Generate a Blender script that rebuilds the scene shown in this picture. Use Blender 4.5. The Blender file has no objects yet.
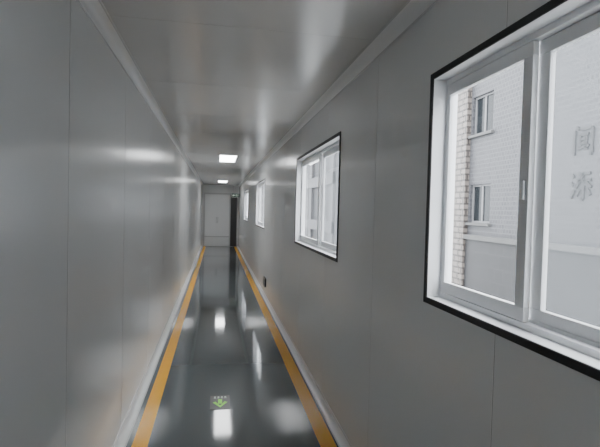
import bpy, math, random
from mathutils import Matrix, Vector
random.seed(3)
C = bpy.context.scene.collection

# ------------------------------------------------ materials
def mat(name, col, rough=0.5, metal=0.0, emit=None, es=0.0, spec=0.5, coat=0.0):
    m = bpy.data.materials.new(name); m.use_nodes = True
    b = m.node_tree.nodes['Principled BSDF']
    b.inputs['Base Color'].default_value = (*col, 1)
    b.inputs['Roughness'].default_value = rough
    b.inputs['Metallic'].default_value = metal
    b.inputs['Specular IOR Level'].default_value = spec
    b.inputs['Coat Weight'].default_value = coat
    b.inputs['Coat Roughness'].default_value = 0.05
    if emit:
        b.inputs['Emission Color'].default_value = (*emit, 1)
        b.inputs['Emission Strength'].default_value = es
    return m

def add_noise(m, scale, stretch, bump, dist=0.01, rr=None, col=None):
    nt = m.node_tree; N = nt.nodes; L = nt.links; b = N['Principled BSDF']
    tc = N.new('ShaderNodeTexCoord'); mp = N.new('ShaderNodeMapping')
    mp.inputs['Scale'].default_value = stretch
    L.new(tc.outputs['Object'], mp.inputs['Vector'])
    n = N.new('ShaderNodeTexNoise'); n.inputs['Scale'].default_value = scale
    n.inputs['Detail'].default_value = 1
    L.new(mp.outputs[0], n.inputs['Vector'])
    if bump:
        bp = N.new('ShaderNodeBump'); bp.inputs['Strength'].default_value = bump
        bp.inputs['Distance'].default_value = dist
        L.new(n.outputs['Fac'], bp.inputs['Height']); L.new(bp.outputs[0], b.inputs['Normal'])
    if rr:
        r = N.new('ShaderNodeMapRange'); r.inputs['To Min'].default_value = rr[0]; r.inputs['To Max'].default_value = rr[1]
        L.new(n.outputs['Fac'], r.inputs['Value']); L.new(r.outputs[0], b.inputs['Roughness'])
    if col:
        r = N.new('ShaderNodeMix'); r.data_type = 'RGBA'
        r.inputs['A'].default_value = (*col[0], 1); r.inputs['B'].default_value = (*col[1], 1)
        L.new(n.outputs['Fac'], r.inputs['Factor']); L.new(r.outputs['Result'], b.inputs['Base Color'])
    return m

wallL_m = add_noise(mat('painted_steel_panel', (.79, .80, .80), .22), 1.0, (1, 1.2, .5), .12, .01)
wallR_m = wallL_m
ceil_m = add_noise(mat('ceiling_panel', (.68, .672, .66), .2), 1.0, (2.0, .6, 1), .10, .01)
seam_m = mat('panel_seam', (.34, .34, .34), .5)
cseam_m = mat('ceiling_seam', (.45, .44, .43), .4)
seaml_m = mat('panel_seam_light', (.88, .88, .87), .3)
floor_m = add_noise(mat('epoxy_floor', (.092, .106, .112), .08, coat=.3), .9, (1, 1, 1), .04, .01, (.05, .10))
yellow_m = add_noise(mat('yellow_line_paint', (1.0, .49, .02), .16), 3, (1, 1, 1), .03, .005)
cove_m = mat('white_aluminium_cove', (.86, .86, .86), .28, .1)
lip_m = mat('cove_edge', (.9, .9, .9), .25, .2)
black_m = mat('black_rubber_gasket', (.012, .012, .013), .5)
white_m = mat('white_window_frame', (.84, .85, .87), .3)
sill_m = mat('white_sill', (.84, .85, .87), .3)
dark_m = mat('painted_dark_gap', (.07, .07, .072), .5)  # gap's darkness put into the colour, used on a flat panel
door_m = mat('door_panel', (.84, .85, .86), .3)
doorf_m = mat('door_frame', (.60, .60, .61), .35)
lamp_m = mat('led_panel', (.9, .9, .9), .4, emit=(.97, .99, 1), es=15)
signk_m = mat('sign_black', (.015, .017, .015), .3)
signg_m = mat('sign_green', (.2, .6, .05), .4, emit=(.35, .9, .08), es=.3)
signw_m = mat('sign_white', (.6, .7, .6), .4)
exit_m = mat('exit_green', (.04, .08, .065), .4)
metal_m = mat('metal', (.5, .5, .5), .3, .9)

def glass_mat():
    m = bpy.data.materials.new('window_glass'); m.use_nodes = True
    nt = m.node_tree; N = nt.nodes; L = nt.links; N.clear()
    o = N.new('ShaderNodeOutputMaterial'); mx = N.new('ShaderNodeMixShader')
    t = N.new('ShaderNodeBsdfTransparent'); t.inputs[0].default_value = (.96, .975, .98, 1)
    g = N.new('ShaderNodeBsdfGlossy'); g.inputs['Roughness'].default_value = .0
    lw = N.new('ShaderNodeLayerWeight'); lw.inputs['Blend'].default_value = .5
    p = N.new('ShaderNodeMath'); p.operation = 'POWER'; p.inputs[1].default_value = 5
    r = N.new('ShaderNodeMapRange'); r.inputs['To Min'].default_value = .04; r.inputs['To Max'].default_value = .9
    L.new(lw.outputs['Facing'], p.inputs[0]); L.new(p.outputs[0], r.inputs['Value'])
    L.new(r.outputs[0], mx.inputs[0]); L.new(t.outputs[0], mx.inputs[1]); L.new(g.outputs[0], mx.inputs[2])
    L.new(mx.outputs[0], o.inputs[0]); return m
glass_m = glass_mat()
def screen_mat():
    m = bpy.data.materials.new('insect_screen'); m.use_nodes = True
    nt = m.node_tree; N = nt.nodes; L = nt.links; N.clear()
    o = N.new('ShaderNodeOutputMaterial'); mx = N.new('ShaderNodeMixShader')
    t = N.new('ShaderNodeBsdfTransparent')
    d = N.new('ShaderNodeBsdfTranslucent'); d.inputs[0].default_value = (.30, .32, .34, 1)
    mx.inputs[0].default_value = .33
    L.new(t.outputs[0], mx.inputs[1]); L.new(d.outputs[0], mx.inputs[2]); L.new(mx.outputs[0], o.inputs[0]); return m
screen_m = screen_mat()

def tile_mat(name, c1, c2, mortar, w, h, ms, rough=.5):
    m = mat(name, c1, rough, spec=.2); nt = m.node_tree; N = nt.nodes; L = nt.links
    tc = N.new('ShaderNodeTexCoord'); s = N.new('ShaderNodeSeparateXYZ'); c = N.new('ShaderNodeCombineXYZ')
    ad = N.new('ShaderNodeMath'); ad.operation = 'ADD'
    L.new(tc.outputs['Object'], s.inputs[0]); L.new(s.outputs['Y'], ad.inputs[0]); L.new(s.outputs['X'], ad.inputs[1])
    L.new(ad.outputs[0], c.inputs['X']); L.new(s.outputs['Z'], c.inputs['Y'])
    b = N.new('ShaderNodeTexBrick'); b.inputs['Scale'].default_value = 1
    b.inputs['Brick Width'].default_value = w; b.inputs['Row Height'].default_value = h
    b.inputs['Mortar Size'].default_value = ms; b.offset = .5
    b.inputs['Color1'].default_value = (*c1, 1); b.inputs['Color2'].default_value = (*c2, 1); b.inputs['Mortar'].default_value = (*mortar, 1)
    L.new(c.outputs[0], b.inputs['Vector']); L.new(b.outputs['Color'], N['Principled BSDF'].inputs['Base Color'])
    return m
gtile_m = tile_mat('grey_facade_tile', (.055, .055, .060), (.040, .040, .045), (.08, .08, .085), .13, .13, .014)
wtile_m = tile_mat('beige_facade_tile', (.15, .132, .12), (.12, .105, .096), (.04, .035, .033), .42, .19, .03)
gridt_m = mat('pale_concrete', (.085, .085, .09), .7, spec=.2)
ltile_m = tile_mat('plinth_tile', (.032, .032, .034), (.028, .028, .03), (.045, .045, .047), .4, .4, .01)
concrete_m = add_noise(mat('concrete', (.1, .1, .1), .8, spec=.2), 2, (1, 1, 1), .2, .01, None, ((.07, .07, .07), (.1, .1, .1)))
ground_m = add_noise(mat('ground_paving', (.35, .35, .35), .8), 2, (1, 1, 1), .2, .01, None, ((.35, .35, .35), (.45, .45, .44)))
bframe_m = mat('building_window_frame', (.13, .13, .135), .4, spec=.2)
oglass_m = mat('building_glass', (.012, .014, .016), .1, spec=.15)
letter_m = mat('letter_metal', (.020, .019, .020), .4, spec=.2)

# ------------------------------------------------ mesh helpers
class MB:
    def __init__(s): s.v = []; s.f = []; s.mi = []; s.mats = []
    def m(s, mt):
        if mt not in s.mats: s.mats.append(mt)
        return s.mats.index(mt)
    def box(s, x0, x1, y0, y1, z0, z1, mt):
        i = len(s.v); k = s.m(mt)
        s.v += [(x0,y0,z0),(x1,y0,z0),(x1,y1,z0),(x0,y1,z0),(x0,y0,z1),(x1,y0,z1),(x1,y1,z1),(x0,y1,z1)]
        for f in [(0,3,2,1),(4,5,6,7),(0,1,5,4),(1,2,6,5),(2,3,7,6),(3,0,4,7)]:
            s.f.append(tuple(i+a for a in f)); s.mi.append(k)
    def quadx(s, x, y0, y1, z0, z1, mt):
        i = len(s.v); k = s.m(mt)
        s.v += [(x,y0,z0),(x,y1,z0),(x,y1,z1),(x,y0,z1)]; s.f.append((i,i+1,i+2,i+3)); s.mi.append(k)
    def prof(s, pts, y0, y1, mt):
        i = len(s.v); n = len(pts); k = s.m(mt)
        s.v += [(x,y0,z) for x,z in pts] + [(x,y1,z) for x,z in pts]
        for a in range(n):
            b = (a+1)%n; s.f.append((i+a,i+b,i+n+b,i+n+a)); s.mi.append(k)
        s.f.append(tuple(i+a for a in range(n))); s.mi.append(k)
        s.f.append(tuple(i+n+a for a in reversed(range(n)))); s.mi.append(k)
    def poly(s, pts, mt, ex):
        i = len(s.v); n = len(pts); k = s.m(mt)
        s.v += [tuple(p) for p in pts] + [tuple(Vector(p)+Vector(ex)) for p in pts]
        for a in range(n):
            b = (a+1)%n; s.f.append((i+a,i+b,i+n+b,i+n+a)); s.mi.append(k)
        s.f.append(tuple(i+a for a in range(n))); s.mi.append(k)
        s.f.append(tuple(i+n+a for a in reversed(range(n)))); s.mi.append(k)
    def make(s, name, parent=None, bevel=0):
        me = bpy.data.meshes.new(name); me.from_pydata(s.v, [], s.f)
        for mt in s.mats: me.materials.append(mt)
        me.polygons.foreach_set('material_index', s.mi)
        import bmesh
        bm = bmesh.new(); bm.from_mesh(me); bmesh.ops.recalc_face_normals(bm, faces=bm.faces); bm.to_mesh(me); bm.free()
        o = bpy.data.objects.new(name, me); C.objects.link(o)
        if parent: o.parent = parent
        if bevel:
            b = o.modifiers.new('bev', 'BEVEL'); b.width = bevel; b.segments = 2; b.limit_method = 'ANGLE'
        return o
def empty(name, loc=(0,0,0)):
    e = bpy.data.objects.new(name, None); e.location = loc; C.objects.link(e); e.empty_display_size = .1
    return e

# ------------------------------------------------ dimensions
XL, XR, ZC = -.61, .88, 2.50
YB, YE = -7.0, 19.0
SZ0, SZ1 = 1.183, 2.143
WINS = [(-.10, 1.83), (3.27, 5.16), (8.6, 10.55), (13.3, 15.3), (-5.2, -3.2)]  # last opening is unseen, added behind the camera to light the near end
WT = .108
P = 1.18

# floor
b = MB(); b.box(XL-.1, XR+WT, YB-.1, YE+.1, -.15, 0, floor_m); b.make('floor')
for x0, x1 in ((-.515, -.415), (.705, .812)):
    b = MB(); b.box(x0, x1, YB+.02, YE-.02, 0.0, .0015, yellow_m); b.make('floor_line_yellow')
# ceiling
b = MB(); b.box(XL-.1, XR+WT, YB-.1, YE+.1, ZC, ZC+.12, ceil_m)
y = YB
while y < YE:
    b.box(XL+.06, XR-.06, y-.001, y+.001, ZC-.0008, ZC+.001, cseam_m); y += P
b.make('ceiling')
# left wall
b = MB(); b.box(XL-.1, XL, YB-.1, YE+.1, 0, ZC, wallL_m)
y = .88 - 6*P
while y < YE:
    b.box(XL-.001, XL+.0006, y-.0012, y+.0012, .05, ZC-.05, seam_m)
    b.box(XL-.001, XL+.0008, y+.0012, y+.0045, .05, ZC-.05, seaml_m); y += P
b.make('wall_left')
# right wall with openings
b = MB(); g = .022
ws = sorted(WINS); prev = YB-.1
for (a, c) in ws:
    b.box(XR, XR+WT, prev, a+g, 0, ZC, wallR_m)
    b.box(XR, XR+WT, a+g, c-g, 0, SZ0+g, wallR_m)
    b.box(XR, XR+WT, a+g, c-g, SZ1-g, ZC, wallR_m)
    prev = c-g
b.box(XR, XR+WT, prev, YE+.1, 0, ZC, wallR_m)
y = 2.50 - 8*P
while y < YE:
    segs = [(.05, ZC-.05)]
    for (a, c) in ws:
        if a-.01 < y < c+.01: segs = [(.05, SZ0-.001), (SZ1+.001, ZC-.05)]
    for s0, s1 in segs:
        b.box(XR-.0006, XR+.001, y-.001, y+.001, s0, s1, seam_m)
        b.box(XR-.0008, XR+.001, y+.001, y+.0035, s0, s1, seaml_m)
    y += P
b.make('wall_right')
# end + rear wall
b = MB(); b.box(XL, XR, YE, YE+.1, 0, ZC, wallL_m); b.make('wall_end')
b = MB(); b.box(XL, XR, YB-.1, YB, 0, ZC, wallL_m); b.make('wall_back')

# coves
def cove(name, xw, sx, zc, sz, R=.06):
    b = MB()
    cx, cz = xw+sx*R, zc+sz*R
    pts = [(xw - sx*.001, zc - sz*.001)]
    for i in range(11):
        t = i/10*math.pi/2
        pts.append((cx - sx*R*math.cos(t), cz - sz*R*math.sin(t)))
    b.prof(pts, YB+.001, YE-.001, cove_m)
    def q(a0, a1, c0, c1): b.box(min(a0,a1), max(a0,a1), YB+.001, YE-.001, min(c0,c1), max(c0,c1), lip_m)
    q(xw, xw+sx*.003, zc+sz*(R-.004), zc+sz*(R+.006))
    q(xw+sx*(R-.004), xw+sx*(R+.006), zc, zc+sz*.003)
    return b.make(name)
cove('trim_1', XL, 1, ZC, -1); cove('trim_2', XR, -1, ZC, -1)
cove('baseboard_left', XL, 1, 0, 1, .055); cove('baseboard_right', XR, -1, 0, 1, .05)

# ------------------------------------------------ windows
def frame(b, x0, x1, y0, y1, z0, z1, wv, wh, mt, wv2=None):
    if wv2 is None: wv2 = wv
    b.box(x0, x1, y0, y1, z0, z0+wh, mt); b.box(x0, x1, y0, y1, z1-wh, z1, mt)
    b.box(x0, x1, y0, y0+wv, z0+wh, z1-wh, mt); b.box(x0, x1, y1-wv2, y1, z0+wh, z1-wh, mt)
for i, (a, c) in enumerate(WINS):
    e = empty('window_%d' % (i+1), (XR, (a+c)/2, SZ0)); off = Vector(e.location)
    def mk(b, n, bev=0):
        o = b.make(n, e, bev); o.location = -off; return o
    b = MB(); frame(b, XR-.005, XR+.0, a, c, SZ0, SZ1, .025, .025, black_m); mk(b, 'gasket')
    o0, o1, q0, q1 = a+g, c-g, SZ0+g, SZ1-g
    b = MB(); frame(b, XR+.0, XR+.056, o0, o1, q0, q1, .004, .004, sill_m); mk(b, 'reveal')
    b = MB(); frame(b, XR+.056, XR+.105, o0+.001, o1-.001, q0+.001, q1-.001, .010, .024, white_m)
    b.box(XR+.080, XR+.083, o0+.015, o1-.015, q0+.024, q0+.036, white_m)
    mk(b, 'outer_frame', .002)
    A0, A1 = o0+.011, o1-.011; zz0, zz1 = q0+.026, q1-.026
    ym = A1-.525 if i == 0 else (A0+A1)/2
    fb = MB(); gb = MB()
    frame(fb, XR+.058, XR+.078, ym-.004, A1, zz0, zz1, .045, .045, white_m, .022)
    gb.quadx(XR+.068, ym+.03, A1-.015, zz0+.04, zz1-.04, glass_m)
    frame(fb, XR+.084, XR+.103, A0, ym+.004, zz0, zz1, .025, .045, white_m, .050)
    gb.quadx(XR+.093, A0+.02, ym-.03, zz0+.04, zz1-.04, glass_m)
    fb.box(XR+.051, XR+.059, ym+.010, ym+.024, 1.61, 1.67, white_m)
    mk(fb, 'sash', .002); mk(gb, 'glass')
    b = MB(); b.quadx(XR+.104, A0+.01, ym-.03, zz0+.01, zz1-.01, screen_m); mk(b, 'insect_screen')

# ------------------------------------------------ ceiling lights
for yc, hl in ((8.8, .6), (16.4, .6)):
    x0,x1=.02,.34
    b = MB()
    for (p0,p1,r0,r1) in ((x0,x0+.012,yc-hl,yc+hl),(x1-.012,x1,yc-hl,yc+hl),(x0,x1,yc-hl-.012,yc-hl),(x0,x1,yc+hl,yc+hl+.012)):
        b.box(p0,p1,r0,r1,ZC-.014,ZC,lip_m)
    b.box(x0+.012,x1-.012,yc-hl,yc+hl,ZC-.010,ZC,lamp_m)
    b.make('ceiling_light_panel')

# ------------------------------------------------ floor exit sign
b = MB(); cx, cy = .055, 3.70; W, H = .078, .13
b.box(cx-W, cx+W, cy-H, cy+H, 0, .003, signk_m)
def fl(pts, mt): b.poly([(cx+x, cy+yy, .003) for x, yy in pts], mt, (0, 0, .0008))
fl([(-.016,.055),(.016,.055),(.016,-.03),(-.016,-.03)], signg_m)
fl([(-.058,-.005),(-.036,.012),(.002,-.07),(.0,-.1)], signg_m)
fl([(.058,-.005),(.036,.012),(-.002,-.07),(.0,-.1)], signg_m)
for k in range(4):
    x = -.05+k*.028
    fl([(x,.075),(x+.018,.075),(x+.018,.083),(x,.083)], signw_m)
    fl([(x+.002,.09),(x+.016,.09),(x+.016,.11),(x+.002,.11)], signw_m)
b.make('floor_exit_sign')

def pict(b, x, yc, zc, s, mt, d):
    def P4(pts): b.poly([(x, yc+p*s, zc+q*s) for p, q in pts], mt, (d, 0, 0))
    P4([(math.cos(t)*.08, .33+math.sin(t)*.08) for t in [i*math.pi/4 for i in range(8)]])
    P4([(-.1,.22),(.08,.24),(.06,-.05),(-.08,-.05)])
    P4([(.08,.24),(.3,.12),(.28,.06),(.05,.16)]); P4([(-.1,.22),(-.3,.08),(-.25,.03),(-.06,.14)])
    P4([(.06,-.02),(.2,-.18),(.12,-.4),(.05,-.38),(.1,-.18),(-.04,-.05)]); P4([(-.08,-.02),(-.2,-.24),(-.4,-.28),(-.38,-.34),(-.14,-.32),(.02,-.05)])
b = MB(); b.box(XR-.02, XR, 8.08, 8.38, .18, .33, signk_m); frame(b, XR-.023, XR-.02, 8.08, 8.38, .18, .33, .008, .008, metal_m)
pict(b, XR-.021, 8.23, .255, .13, exit_m, -.001); b.make('wall_exit_sign', bevel=.002)

# hanging exit sign
b = MB(); Y = 17.6; z0=1.98
b.box(.54, .84, Y, Y+.025, z0, z0+.15, exit_m)
for (p) in ((.54,.84,z0-.005,z0+.005),(.54,.84,z0+.145,z0+.155),(.535,.545,z0-.005,z0+.155),(.835,.845,z0-.005,z0+.155)):
    b.box(p[0],p[1],Y-.003,Y+.028,p[2],p[3],metal_m)
for x in (.60,.78): b.box(x-.003,x+.003,Y+.01,Y+.016,z0+.15,ZC,metal_m)
b.poly([(.56,Y-.004,z0+.075),(.61,Y-.004,z0+.115),(.61,Y-.004,z0+.09),(.68,Y-.004,z0+.09),(.68,Y-.004,z0+.06),(.61,Y-.004,z0+.06),(.61,Y-.004,z0+.035)], signw_m, (0,.004,0))
for x in (.70,.735,.77): b.box(x,x+.022,Y-.004,Y,z0+.035,z0+.115,signw_m)
b.make('hanging_exit_sign')

# ------------------------------------------------ end door
e = empty('door_1', (-.05, YE, 0))
def mk(b, n, bev=0):
    o = b.make(n, e, bev); o.location = -Vector(e.location); return o
b = MB(); y1 = YE; y0 = YE-.04
for p in ((-.53,-.48,0,2.12),(.50,.55,0,2.12),(.80,.84,0,2.12),(-.53,.84,2.12,2.17)):
    b.box(p[0],p[1],y0,y1,p[2],p[3],doorf_m)
mk(b, 'door_frame', .003)
b = MB(); b.box(-.475,.008,y0+.008,y1-.001,.01,2.115,door_m); b.box(.012,.495,y0+.008,y1-.001,.01,2.115,door_m)
b.box(-.475,.495,y0+.004,y0+.008,.38,.42,doorf_m)
mk(b, 'leaves')
b = MB(); b.box(-.03,-.01,y0-.04,y0-.02,.95,1.2,metal_m); b.box(.03,.05,y0-.04,y0-.02,.95,1.2,metal_m)
for x in (-.03,.03):
    for z in (.96,1.18): b.box(x+.004,x+.016,y0-.03,y0+.008,z,z+.012,metal_m)
mk(b, 'handles', .002)
b = MB(); b.box(.55,.80,y0+.008,y1-.001,.01,2.115,dark_m); mk(b, 'side_gap_dark')  # solid panel painted dark in place of the shaded gap beside the door

# ------------------------------------------------ outside
GZ = -3.0
b = MB(); b.box(-30, 60, -40, 90, GZ-.2, GZ, ground_m); b.make('ground_outside')
e = empty('tiled_building', (8, 5, GZ))
def mk(b, n, bev=0):
    o = b.make(n, e, bev); o.location = -Vector(e.location); return o
FX = 8.0
zo = 1.57
TOP = 7.6
holes = []
for z0 in (zo-3.35, zo-.27, zo+2.5):
    for yc in (-8.0, -2.0, 4.0, 13.05, 19.5):
        holes.append((yc-.55, yc+.55, z0, z0+1.2))
zs = sorted(set([GZ, TOP] + [h[2] for h in holes] + [h[3] for h in holes]))
ys = sorted(set([-12, 22] + [h[0] for h in holes] + [h[1] for h in holes]))
b = MB()
for i in range(len(ys)-1):
    for j in range(len(zs)-1):
        ym, zm = (ys[i]+ys[i+1])/2, (zs[j]+zs[j+1])/2
        if any(h[0] < ym < h[1] and h[2] < zm < h[3] for h in holes): continue
        b.box(FX, FX+.3, ys[i], ys[i+1], zs[j], zs[j+1], gtile_m)
mk(b, 'facade')
b = MB()
for h in holes:
    frame(b, FX+.08, FX+.16, h[0], h[1], h[2], h[3], .06, .06, bframe_m)
    b.box(FX+.09, FX+.15, (h[0]+h[1])/2-.04, (h[0]+h[1])/2+.04, h[2], h[3], bframe_m)
    b.box(FX+.12, FX+.14, h[0], h[1], h[2], h[3], oglass_m)
    b.box(FX-.1, FX+.05, h[0]-.08, h[1]+.08, h[2]-.08, h[2], concrete_m)
mk(b, 'facade_windows')
b = MB()
for yc in (14.65, -10.5): b.box(FX-.15, FX+.01, yc-.95, yc+.95, GZ, TOP-.2, wtile_m)
mk(b, 'pilasters')
b = MB(); b.box(FX-.06, FX+.01, -9.5, 13.69, GZ, zo-.75, ltile_m); b.box(FX-.14, FX+.01, -9.5, 13.69, zo-.80, zo-.66, concrete_m)
b.box(FX-.25, FX+.35, -12, 22, TOP-.2, TOP+.2, concrete_m); mk(b, 'plinth_and_parapet')
b = MB()
def stroke(cy, cz, s, p, q, w=.05):
    a = Vector((-p[0], p[1])); c = Vector((-q[0], q[1])); d = (c-a).normalized(); n = Vector((-d.y, d.x))*w
    pts = [a+n, c+n, c-n, a-n]
    b.poly([(FX-.04, cy+t.x*s, cz+t.y*s) for t in pts], letter_m, (.039, 0, 0))
c1 = [((-.4,.4),(-.4,-.5)),((-.3,.5),(-.2,.42)),((-.15,.4),(.42,.4)),((.42,.4),(.42,-.5)),((-.22,.2),(.25,.2)),((-.12,.2),(-.12,-.25)),((.15,.2),(.15,-.35)),((-.12,.05),(.15,.05)),((-.12,-.1),(.15,-.1)),((-.25,-.28),(.28,-.2)),((.3,-.5),(.42,-.5))]
c2 = [((-.45,.4),(-.35,.3)),((-.48,.1),(-.38,.02)),((-.48,-.45),(-.32,-.15)),((-.15,.4),(.4,.42)),((-.22,.18),(.45,.18)),((.12,.45),(-.25,-.1)),((.12,.2),(.45,-.08)),((.1,-.02),(.1,-.5)),((-.08,-.15),(-.2,-.38)),((.28,-.12),(.42,-.35)),((-.02,-.48),(.1,-.5))]
for (cy, cz, ch) in ((9.0, zo+1.70, c1), (9.0, zo+.70, c2)):
    for p, q in ch: stroke(cy, cz, .62, p, q)
mk(b, 'facade_characters')

# far building: dark glazing bands between pale floor slabs, few vertical piers
e = empty('distant_building', (9, 45, GZ))
b = MB(); dk = mat('dark_facade', (.022, .023, .026), .6, spec=.2)
b.box(7, 22, 27, 75, GZ, TOP, dk); mk(b, 'body')
b = MB()
for k in range(4):
    b.box(6.8, 7.01, 27, 75, GZ+.2+k*3.0, GZ+.9+k*3.0, gridt_m)
for k in range(8):
    b.box(6.85, 7.01, 27+k*6.4, 27.9+k*6.4, GZ, TOP, gridt_m)
for k in range(3): b.box(7+k*6.4, 7.9+k*6.4, 26.85, 27.01, GZ, TOP, gridt_m)
mk(b, 'facade_grid')

# ------------------------------------------------ world
w = bpy.data.worlds.new('overcast'); bpy.context.scene.world = w; w.use_nodes = True
nt = w.node_tree; bg = nt.nodes['Background']
tc = nt.nodes.new('ShaderNodeTexCoord'); s = nt.nodes.new('ShaderNodeSeparateXYZ'); r = nt.nodes.new('ShaderNodeValToRGB')
nt.links.new(tc.outputs['Generated'], s.inputs[0]); nt.links.new(s.outputs['Z'], r.inputs[0]); nt.links.new(r.outputs[0], bg.inputs[0])
r.color_ramp.elements[0].color = (.80, .84, .89, 1); r.color_ramp.elements[1].color = (.97, .99, 1, 1)
bg.inputs[1].default_value = 16.0

# ------------------------------------------------ camera
f = 460.0
Yc = Vector((217-300, 223.5-208, -f)).normalized()
Zc = Vector((.026, .9991, .0333)); Zc = (Zc - Yc*Zc.dot(Yc)).normalized()
Xc = Yc.cross(Zc)
M = Matrix((Xc, Yc, Zc)).to_4x4()
cam = bpy.data.cameras.new('camera'); co = bpy.data.objects.new('camera', cam); C.objects.link(co)
cam.sensor_width = 36; cam.lens = f/600*36; cam.clip_start = .02; cam.clip_end = 300
co.matrix_world = Matrix.Translation((0, 0, 1.56)) @ M
bpy.context.scene.camera = co
